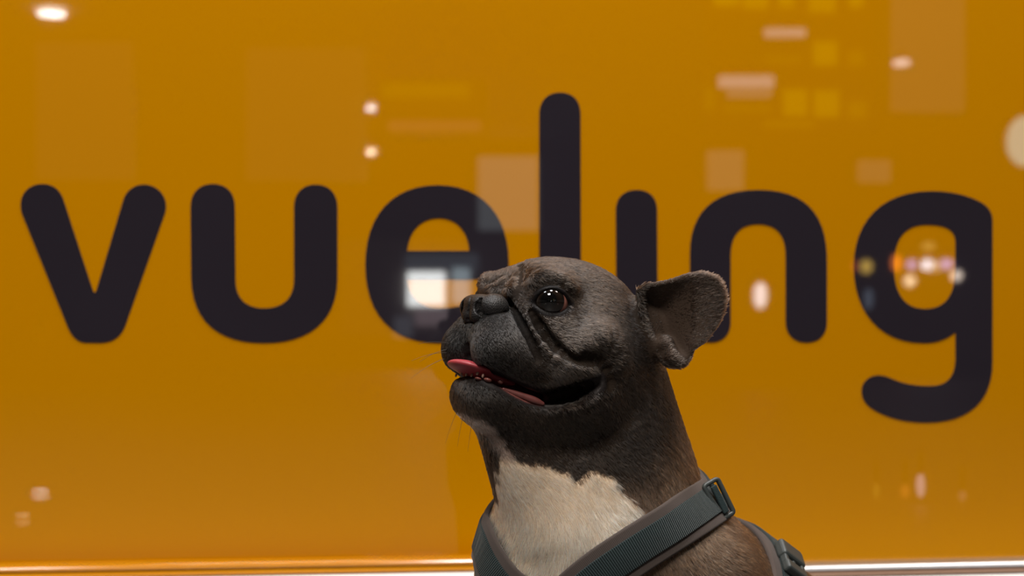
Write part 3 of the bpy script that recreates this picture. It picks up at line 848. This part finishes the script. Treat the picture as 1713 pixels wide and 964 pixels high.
def frames(pts, closed=True):
    if closed:
        tng = np.roll(pts, -1, 0) - np.roll(pts, 1, 0)
    else:
        tng = np.gradient(pts, axis=0)
    tng /= np.linalg.norm(tng, axis=1, keepdims=True)
    sn = np.array([np.array(bvh.find_nearest(Vector(p))[1]) for p in pts])
    for _ in range(14):
        if closed: sn = np.roll(sn, 1, 0) + np.roll(sn, -1, 0) + 2 * sn
        else: sn[1:-1] = sn[:-2] + sn[2:] + 2 * sn[1:-1]
        sn /= np.linalg.norm(sn, axis=1, keepdims=True)
    sn -= (sn * tng).sum(1, keepdims=True) * tng; sn /= np.linalg.norm(sn, axis=1, keepdims=True)
    return tng, sn
def resample(p, n, closed=True):
    q = np.vstack([p, p[:1]]) if closed else p
    l = np.concatenate([[0], np.cumsum(np.linalg.norm(np.diff(q, axis=0), axis=1))])
    t = np.linspace(0, l[-1], n, endpoint=not closed)
    return np.stack([np.interp(t, l, q[:, i]) for i in range(3)], 1)
# neck opening: two straps crossing the chest in a V and round the back of the neck
frontpx = smooth_poly([(1194, 838), (1150, 864), (1080, 907), (1010, 955), (965, 992), (930, 1022), (895, 1022), (850, 985), (822, 935), (808, 882), (810, 846)], 6)
front = np.array([p for p in (pick(x, y) for x, y in frontpx) if p is not None])
A, C = front[0], front[-1]
lp_pts, _, _ = loop_on_body(A, C, img(1050, 790, -340), 220, img(1000, 840, -170))
e_ = C - A; e_ /= np.linalg.norm(e_)
ang = lambda p: (p - A) @ e_
tb = np.linspace(0, 1, 50)[1:-1]
backc = lp_pts[(lp_pts[:, 2] < np.minimum(A[2], C[2]) + 10)]
cen_ = 0.5 * (A + C); order = np.argsort(np.arctan2(-(backc - cen_)[:, 2] - 40, (backc - cen_) @ e_))
backc = backc[np.argsort(np.arctan2(-(backc - cen_)[:, 2] + 30, -(backc - cen_) @ -e_))]
loop = np.vstack([front, backc]); loop = resample(loop, 260)
for _ in range(6): loop = 0.25 * np.roll(loop, 1, 0) + 0.25 * np.roll(loop, -1, 0) + 0.5 * loop
for q in range(len(loop)):                         # keep it on the skin
    hit = bvh.find_nearest(Vector(loop[q])); loop[q] = np.array(hit[0]) + np.array(hit[1]) * 6.0
for _ in range(10): loop = 0.25 * np.roll(loop, 1, 0) + 0.25 * np.roll(loop, -1, 0) + 0.5 * loop
tng, nrm = frames(loop)
hroot = ribbon('harness', loop, tng, nrm, 84, 10, M['pad'], dog, off=2.0)
hroot['label'] = 'teal webbing harness with taupe padding'
def sub_ribbon(*a, **k):
    o = ribbon(*a, **k); return o
ribbon('webbing', loop, tng, nrm, 50, 4.5, M['web'], hroot, off=8.5, shift=0)
# slider buckle on the near strap
def frame_at(loop, tng, nrm, px_, py_):
    i = np.argmin(np.linalg.norm(to_px(loop) - [px_, py_], axis=1) + 2.0 * np.maximum(0, -nrm[:, 2] * 40))
    return loop[i], tng[i], nrm[i]
def rect_ring(name, c, t, n, lw, ll, bar, thick, material, parent, mid=True):
    """rounded rectangular slider: lw across the strap, ll along it"""
    s_ = np.cross(t, n); path = []
    for (sx, sy, a0) in ((1, 1, 0), (-1, 1, 90), (-1, -1, 180), (1, -1, 270)):
        for i in range(5):
            a = math.radians(a0 + 90 * i / 4); r = 5
            path.append(((sx * (lw / 2 - r) + r * math.cos(a)), (sy * (ll / 2 - r) + r * math.sin(a))))
    def tube(pp, closed):
        vs, fs = [], []; m = 10; N_ = len(pp)
        for i in range(N_):
            p = np.array(pp[i]); q0 = np.array(pp[i - 1]) if (closed or i > 0) else p; q1 = np.array(pp[(i + 1) % N_]) if (closed or i < N_ - 1) else p
            d = q1 - q0; d /= np.linalg.norm(d); nx = np.array([d[1], -d[0]])
            for j in range(m):
                a = 2 * math.pi * j / m; ca, sa = math.cos(a), math.sin(a)
                sq = 1 / max(abs(ca), abs(sa)) ** 0.6
                o2 = p + nx * (bar / 2 * ca * sq)
                vs.append(c + s_ * o2[0] + t * o2[1] + n * (thick / 2 * sa * sq))
        for i in range(N_ if closed else N_ - 1):
            for j in range(m):
                fs.append((i * m + j, i * m + (j + 1) % m, ((i + 1) % N_) * m + (j + 1) % m, ((i + 1) % N_) * m + j))
        return vs, fs
    v1, f1 = tube(path, True)
    if mid:
        v2, f2 = tube([(-lw / 2 + 3, 0), (lw / 2 - 3, 0)], False)
        f1 = f1 + [tuple(i + len(v1) for i in f) for f in f2]; v1 = v1 + v2
    return mesh_obj(name, to_world(np.array(v1)), f1, material, parent, True)
pk = pick(1186, 843); c_ = img(1197, 836, pk[2] + 6)
t_ = np.array([0.84, 0.42, -0.35]); t_ /= np.linalg.norm(t_); n_ = np.array([0.35, 0.15, 0.93]); n_ -= (n_ @ t_) * t_; n_ /= np.linalg.norm(n_)
rect_ring('slider_buckle', c_ + n_ * 12, t_, n_, 66, 30, 8, 9, M['plastic'], hroot)
vs_, fs_ = box((0, 0, 0), (26, 6, 3)); s__ = np.cross(t_, n_)
wf = mesh_obj('webbing_fold', to_world(np.array([c_ + n_ * 16 + s__ * v[0] + t_ * v[1] + n_ * v[2] for v in vs_])), fs_, M['web'], hroot); bevel(wf, 2.0 * S, 3)
# girth strap round the trunk with its side-release buckle
ax_ = img(1335, 1180, -430) - img(1040, 955, -190); ax_ /= np.linalg.norm(ax_)
gc = img(1040, 955, -190) + ax_ * 212
e1_ = np.cross(ax_, [0, 0, 1.0]); e1_ /= np.linalg.norm(e1_); e2_ = np.cross(ax_, e1_)
gp, _, _ = loop_on_body(gc + e1_ * 50, gc + e2_ * 50, gc - e1_ * 50 + e2_ * 3, 160, gc, 6.0)
gp = resample(gp, 180); gt, gn = frames(gp)
ribbon('girth_padding', gp, gt, gn, 96, 12, M['pad'], hroot, off=2)
ribbon('girth_webbing', gp, gt, gn, 52, 5, M['web'], hroot, off=10)
# strap along the spine joining both
sp_px = [(1218, 858), (1245, 880), (1275, 897), (1310, 918)]
top = gp[np.argmax(gp[:, 1])]
bi = np.argmax(loop[:, 1]); sa = loop[bi]
sl = []
for t in np.linspace(0, 1, 24):
    q = sa + (top - sa) * t + np.array([0, 60 * math.sin(math.pi * t), 0]); hit = bvh.find_nearest(Vector(q)); sl.append(np.array(hit[0]) + np.array(hit[1]) * 6)
sl = np.array(sl); st_, sn_ = frames(sl, False)
ribbon('spine_strap', sl, st_, sn_, 48, 6, M['web'], hroot, off=4, closed=False)
def buckle(c, t, n):
    s_ = np.cross(t, n)
    def blk(name, oc, hs, m_, parent):
        vs, fs = box((0, 0, 0), (1, 1, 1)); vs = [c + t * (oc[0] + v[0] * hs[0]) + s_ * (oc[1] + v[1] * hs[1]) + n * (oc[2] + v[2] * hs[2]) for v in vs]
        o = mesh_obj(name, to_world(np.array(vs)), fs, m_, parent); bevel(o, min(hs) * 0.6 * S, 3); return o
    blk('buckle_socket', (-16, 0, 0), (20, 31, 11), M['plastic'], hroot)
    blk('buckle_plug', (26, 0, 0), (12, 28, 9), M['plastic'], hroot)
    for sd in (-1, 1): blk('buckle_prong', (6, sd * 23, 0), (14, 5, 7), M['plastic'], hroot)
    blk('buckle_prong', (6, 0, 0), (14, 4, 5), M['plastic'], hroot)
c_, t_, n_ = frame_at(gp, gt, gn, 1338, 942)
buckle(c_ + n_ * 18, t_, n_)
print('HARNESS', to_px(loop).round()[::20].tolist(), to_px(gp).round()[::20].tolist(), to_px(c_), n_)

# ================================================================== the concourse behind the lens, seen mirrored in the glossy sign
def refl(p):
    p = np.asarray(p, float); return p - 2 * np.dot(p - PO, PN) * PN
def virt(px, py, t): return refl(np.array([0, 0, CAM_H]) + ray(px, py) * t)
def emit(name, col, strength):
    m_ = mat(name, (0.02, 0.02, 0.02), 0.4, emit=(col, strength))
    if strength <= 2.5: m_.cycles.emission_sampling = 'NONE'       # dim panels: found by chance rays, no direct sampling needed
    return m_
def disc(name, c, nrm, r, material, parent=None, thick=0.01, seg=32):
    n = Vector(nrm).normalized(); q = n.to_track_quat('Z', 'Y').to_matrix()
    vs, fs = [], []
    for z in (0, thick):
        for i in range(seg):
            a = 2 * math.pi * i / seg; vs.append(np.array(c) + np.array(q @ Vector((r * math.cos(a), r * math.sin(a), z))))
    fs = [tuple(range(seg))[::-1], tuple(range(seg, 2 * seg))] + [(i, (i + 1) % seg, seg + (i + 1) % seg, seg + i) for i in range(seg)]
    return mesh_obj(name, vs, fs, material, parent, loc=np.array(c))
def ring(name, c, nrm, r0, r1, material, parent=None, thick=0.012, seg=32):
    n = Vector(nrm).normalized(); q = n.to_track_quat('Z', 'Y').to_matrix(); vs = []
    for (r, z) in ((r0, 0), (r1, 0), (r1, thick), (r0, thick)):
        for i in range(seg):
            a = 2 * math.pi * i / seg; vs.append(np.array(c) + np.array(q @ Vector((r * math.cos(a), r * math.sin(a), z))))
    fs = [(k * seg + i, k * seg + (i + 1) % seg, ((k + 1) % 4) * seg + (i + 1) % seg, ((k + 1) % 4) * seg + i) for k in range(4) for i in range(seg)]
    return mesh_obj(name, vs, fs, material, parent, loc=np.array(c))
M['metal_trim'] = mat('lamp_trim', (0.4, 0.4, 0.4), 0.35, metal=1.0)
M['black'] = mat('black_plastic', (0.015, 0.015, 0.016), 0.4)
WARM, COOL, WHITE = (1.0, 0.78, 0.52), (0.80, 0.90, 1.0), (1.0, 0.96, 0.90)
DN = (0, 0, -1)
def downlight(px, py, wpx, col, strength, label, floor=False):
    hgt = (-CAM_H + 0.004) if floor else (CEIL - 0.03 - CAM_H)
    t = hgt / (-(py - HY) / FP)
    c = virt(px, py, t); r = wpx / 2 * t / FP
    root = empty('added_floor_light' if floor else 'ceiling_downlight', c)  # floor ones are added to make low light spots, no such lamps known
    tag(root, label, 'light', 'recessed lights mirrored in the sign')
    nn = (0, 0, 1) if floor else DN
    disc('lens', c, nn, r, emit('lens_glow', col, strength), root, 0.006)
    ring('trim_ring', c, nn, r, r * 1.2, M['metal_trim'], root, 0.009)
downlight(86, 22, 46, WHITE, 60, 'brightest round ceiling downlight, mirrored at the sign top left corner')
downlight(613, 181, 30, WHITE, 70, 'cool ceiling downlight mirrored above the gap between u and e, upper of two')
downlight(613, 254, 30, WARM, 110, 'warm ceiling downlight mirrored above the gap between u and e, lower of two')
downlight(842, 288, 18, (1.0, 0.55, 0.3), 60, 'faint amber ceiling downlight mirrored between e and l')
downlight(68, 828, 28, WHITE, 60, 'added floor light for the spot mirrored low at the left, upper of two', True)
downlight(38, 870, 24, WARM, 40, 'added floor light for the spot mirrored low at the left, lower of two', True)
rdir = lambda d: np.array(d, float) - 2 * np.dot(d, PN) * PN
FACE, EX = rdir((0.0, -1.0, 0.0)), rdir((1.0, 0.0, 0.0))
def slab(name, x0, y0, x1, y1, t, material, parent=None, depth=0.03, front=0.0):
    """upright box whose mirrored image fills a pixel rectangle, t metres along the mirrored sight line"""
    a, b = virt(x0, y0, t), virt(x1, y1, t)
    c = (a + b) / 2; hx = np.linalg.norm((b - a)[:2]) / 2; hz = abs(b[2] - a[2]) / 2
    vs, fs = box((0, 0, 0), (hx, depth / 2, hz)); vs = [c + FACE * (front - depth / 2) + EX * v[0] - FACE * v[1] + np.array([0, 0, v[2]]) for v in vs]
    return mesh_obj(name, vs, fs, material, parent, loc=c)
def thing(name, x0, y0, x1, y1, t, label, cat):
    a, b = virt(x0, y0, t), virt(x1, y1, t); o = empty(name, ((a + b) / 2)); return tag(o, label, cat)
# information boards
M['tile'] = emit('yellow_pictogram', (1.0, 0.75, 0.0), 1.9); M['tile2'] = emit('dim_yellow_pictogram', (1.0, 0.72, 0.0), 0.9); M['strip'] = emit('white_line', (1.0, 0.85, 0.9), 4.0); M['strip2'] = emit('dim_line', (1.0, 0.85, 0.85), 1.5)
TB = 11.2
bd = thing('information_board', 1175, -25, 1470, 222, TB, 'dark hanging information board with yellow pictogram tiles, mirrored upper right', 'sign board')
slab('board', 1175, -22, 1470, 222, TB, M['black'], bd, 0.06)
for (x, y, w_, h_, m_) in ((1215, 0, 42, 22, 'tile'), (1264, 2, 42, 26, 'tile'), (1315, 2, 26, 22, 'tile'), (1375, 4, 44, 34, 'tile'), (1432, 2, 24, 22, 'tile'),
                           (1380, 90, 40, 40, 'tile'), (1432, 98, 26, 24, 'tile2'), (1187, 166, 14, 36, 'tile2'), (1330, 172, 40, 44, 'tile'), (1382, 174, 42, 44, 'tile'), (1434, 184, 30, 26, 'tile2')):
    slab('pictogram_tile', x - w_ / 2, y - h_ / 2, x + w_ / 2, y + h_ / 2, TB, M[m_], bd, 0.01, 0.012)
for (x, y, w_, h_, m_) in ((1313, 55, 68, 14, 'strip'), (1248, 137, 92, 20, 'strip'), (1253, 157, 74, 12, 'strip2'), (1250, 182, 80, 8, 'tile2'), (1310, 100, 60, 8, 'tile2'), (1320, 208, 84, 10, 'tile2')):
    slab('text_line', x - w_ / 2, y - h_ / 2, x + w_ / 2, y + h_ / 2, TB, M[m_], bd, 0.01, 0.012)
bd = thing('direction_sign', 630, 130, 815, 225, 13.0, 'dark hanging direction sign with yellow text band, mirrored above the letter e', 'sign board')
slab('board', 630, 132, 815, 228, 13.0, M['black'], bd, 0.06)
slab('text_line', 640, 140, 785, 164, 13.0, M['tile2'], bd, 0.01, 0.012)
slab('text_line', 650, 202, 805, 220, 13.0, emit('red_line', (1.0, 0.3, 0.25), 0.9), bd, 0.01, 0.012)
# added glowing slabs standing in for pale reflections of lit walls and pillars
def glow(x0, y0, x1, y1, t, strength, col, label):
    r_ = thing('added_glow', x0, y0, x1, y1, t, label, 'glow'); 
    slab('face', x0, y0, x1, y1, t, emit('pale_patch_glow', col, strength), r_, 0.02, 0.0)
    slab('backing_box', x0 - 3, y0 - 3, x1 + 3, y1 + 3, t, M['metal_trim'], r_, 0.08, -0.02)
PALE = (1.0, 0.80, 0.62)
glow(1492, -6, 1614, 185, 11.0, 0.40, PALE, 'tall pale added banner mirrored at the upper right beside the board')
glow(1184, 252, 1244, 318, 14.0, 1.1, PALE, 'small pale added banner mirrored above the letter n')
glow(1436, 268, 1490, 305, 14.0, 0.8, PALE, 'small dim added banner mirrored above the letter g')
glow(60, 70, 220, 300, 12.0, 0.11, PALE, 'wide dim added banner mirrored above the letter v')
glow(412, 80, 610, 300, 12.5, 0.11, PALE, 'wide dim added banner mirrored above the letter u')
glow(800, 262, 900, 385, 20.0, 1.1, (0.85, 0.95, 1.0), 'cool added banner mirrored between the letters e and l')
# shopfront with a bright window
TS = 18.0
sh = thing('shopfront', 560, 440, 800, 560, TS, 'far shopfront with a blown-out bright window, mirrored in the letter e', 'shop')
slab('shop_wall', 570, 400, 860, 562, TS, M['wall'], sh, 0.2, -0.05)
slab('window_pane', 682, 455, 744, 512, TS, emit('shop_window', (0.95, 0.97, 0.95), 20.0), sh, 0.02, 0.02)
slab('window_pane', 757, 447, 786, 508, TS, emit('shop_window_dim', (0.75, 0.92, 1.0), 5.0), sh, 0.02, 0.02)
slab('window_pane', 678, 425, 800, 452, TS, emit('shop_transom', (0.6, 0.75, 0.9), 0.7), sh, 0.02, 0.02)
slab('display', 695, 516, 752, 545, TS, emit('shop_display', (1.0, 0.75, 0.8), 1.6), sh, 0.02, 0.03)
slab('display', 660, 530, 690, 565, TS, emit('shop_display_b', (0.8, 0.85, 1.0), 0.8), sh, 0.02, 0.03)
# globe lamps
def globe(px, py, wpx, hpx, t, col, strength, label, cat='lamp', name='globe_lamp'):
    c = virt(px, py, t); rx = wpx / 2 * t / FP; rz = hpx / 2 * t / FP
    r_ = empty(name, c - np.array([0, 0, rz])); tag(r_, label, cat, 'small lamps mirrored in the sign')
    vs, fs = [], []; n1, n2 = 12, 16
    for i in range(n1 + 1):
        a = math.pi * i / n1
        for j in range(n2):
            b = 2 * math.pi * j / n2; vs.append(c + np.array([rx * math.sin(a) * math.cos(b), rx * math.sin(a) * math.sin(b), rz * math.cos(a)]))
    for i in range(n1):
        for j in range(n2): fs.append((i * n2 + j, (i + 1) * n2 + j, (i + 1) * n2 + (j + 1) % n2, i * n2 + (j + 1) % n2))
    mesh_obj('shade', vs, fs, emit('globe_glow', col, strength), r_, True, loc=c)
    vs, fs = box(c + np.array([0, 0, rz + 0.02]), (rx * 0.35, rx * 0.35, 0.03)); mesh_obj('socket', vs, fs, M['black'], r_, loc=c)
T2 = 14.0
globe(1272, 494, 22, 44, 11.0, (1.0, 0.94, 0.98), 15, 'tall white lamp mirrored inside the letter n')
globe(1449, 446, 20, 24, T2, (1.0, 0.62, 0.10), 9, 'amber lamp mirrored on the left curve of the letter g')
globe(1430, 445, 8, 20, T2, (1.0, 0.12, 0.05), 5, 'red lamp mirrored at the left edge of the letter g')
globe(1500, 440, 16, 30, T2, (1.0, 0.22, 0.02), 14, 'orange lamp mirrored at the left of the bowl of the letter g')
globe(1525, 443, 16, 18, T2, (0.55, 0.45, 1.0), 11, 'violet lamp mirrored in the bowl of the letter g, next to the orange one')
globe(1551, 443, 20, 20, T2, (0.85, 0.88, 1.0), 20, 'white lamp mirrored in the middle of the bowl of the letter g')
globe(1583, 442, 22, 18, T2, (0.60, 0.48, 1.0), 11, 'violet lamp mirrored at the right of the bowl of the letter g')
globe(1566, 446, 12, 20, T2, (1.0, 0.75, 0.4), 7, 'small amber lamp mirrored between the white and the violet ones')
globe(1553, 412, 22, 16, T2, (1.0, 0.8, 0.2), 3.5, 'faint yellow lamp mirrored above the white one')
globe(1522, 470, 19, 19, T2, WARM, 17, 'round warm lamp mirrored low in the bowl of the letter g')
globe(1600, 461, 18, 18, T2, (1.0, 0.80, 0.65), 18, 'round warm lamp mirrored on the stem of the letter g')
globe(1453, 500, 14, 36, T2, (0.6, 0.75, 1.0), 1.6, 'dim bluish lamp mirrored on the lower left curve of the letter g')
globe(1716, 236, 62, 86, 9.0, (0.72, 1.0, 0.86), 6, 'large pale green globe mirrored at the right edge of the sign')

globe(1540, 812, 14, 40, 3.05, (1.0, 0.75, 0.85), 5, 'slim pinkish glow added for a floor reflection, mirrored under the letter g', name='floor_glint')  # these low glows are added in place of lamp reflections on the floor
globe(1514, 822, 14, 24, 3.05, (1.0, 0.30, 0.05), 3.5, 'small orange glow added for a floor reflection, mirrored under the letter g', name='floor_glint')
globe(1466, 822, 10, 26, 3.05, (1.0, 0.75, 0.1), 1.6, 'small yellow glow added for a floor reflection, mirrored under the letter g', name='floor_glint')
globe(1610, 830, 12, 18, 3.05, (1.0, 0.6, 0.5), 1.4, 'small dim pink glow added for a floor reflection, mirrored under the letter g', name='floor_glint')
globe(1508, 105, 30, 12, 10.4, (1.0, 0.82, 0.80), 12, 'flat pinkish pendant lamp mirrored at the upper right of the sign', name='pendant_lamp')
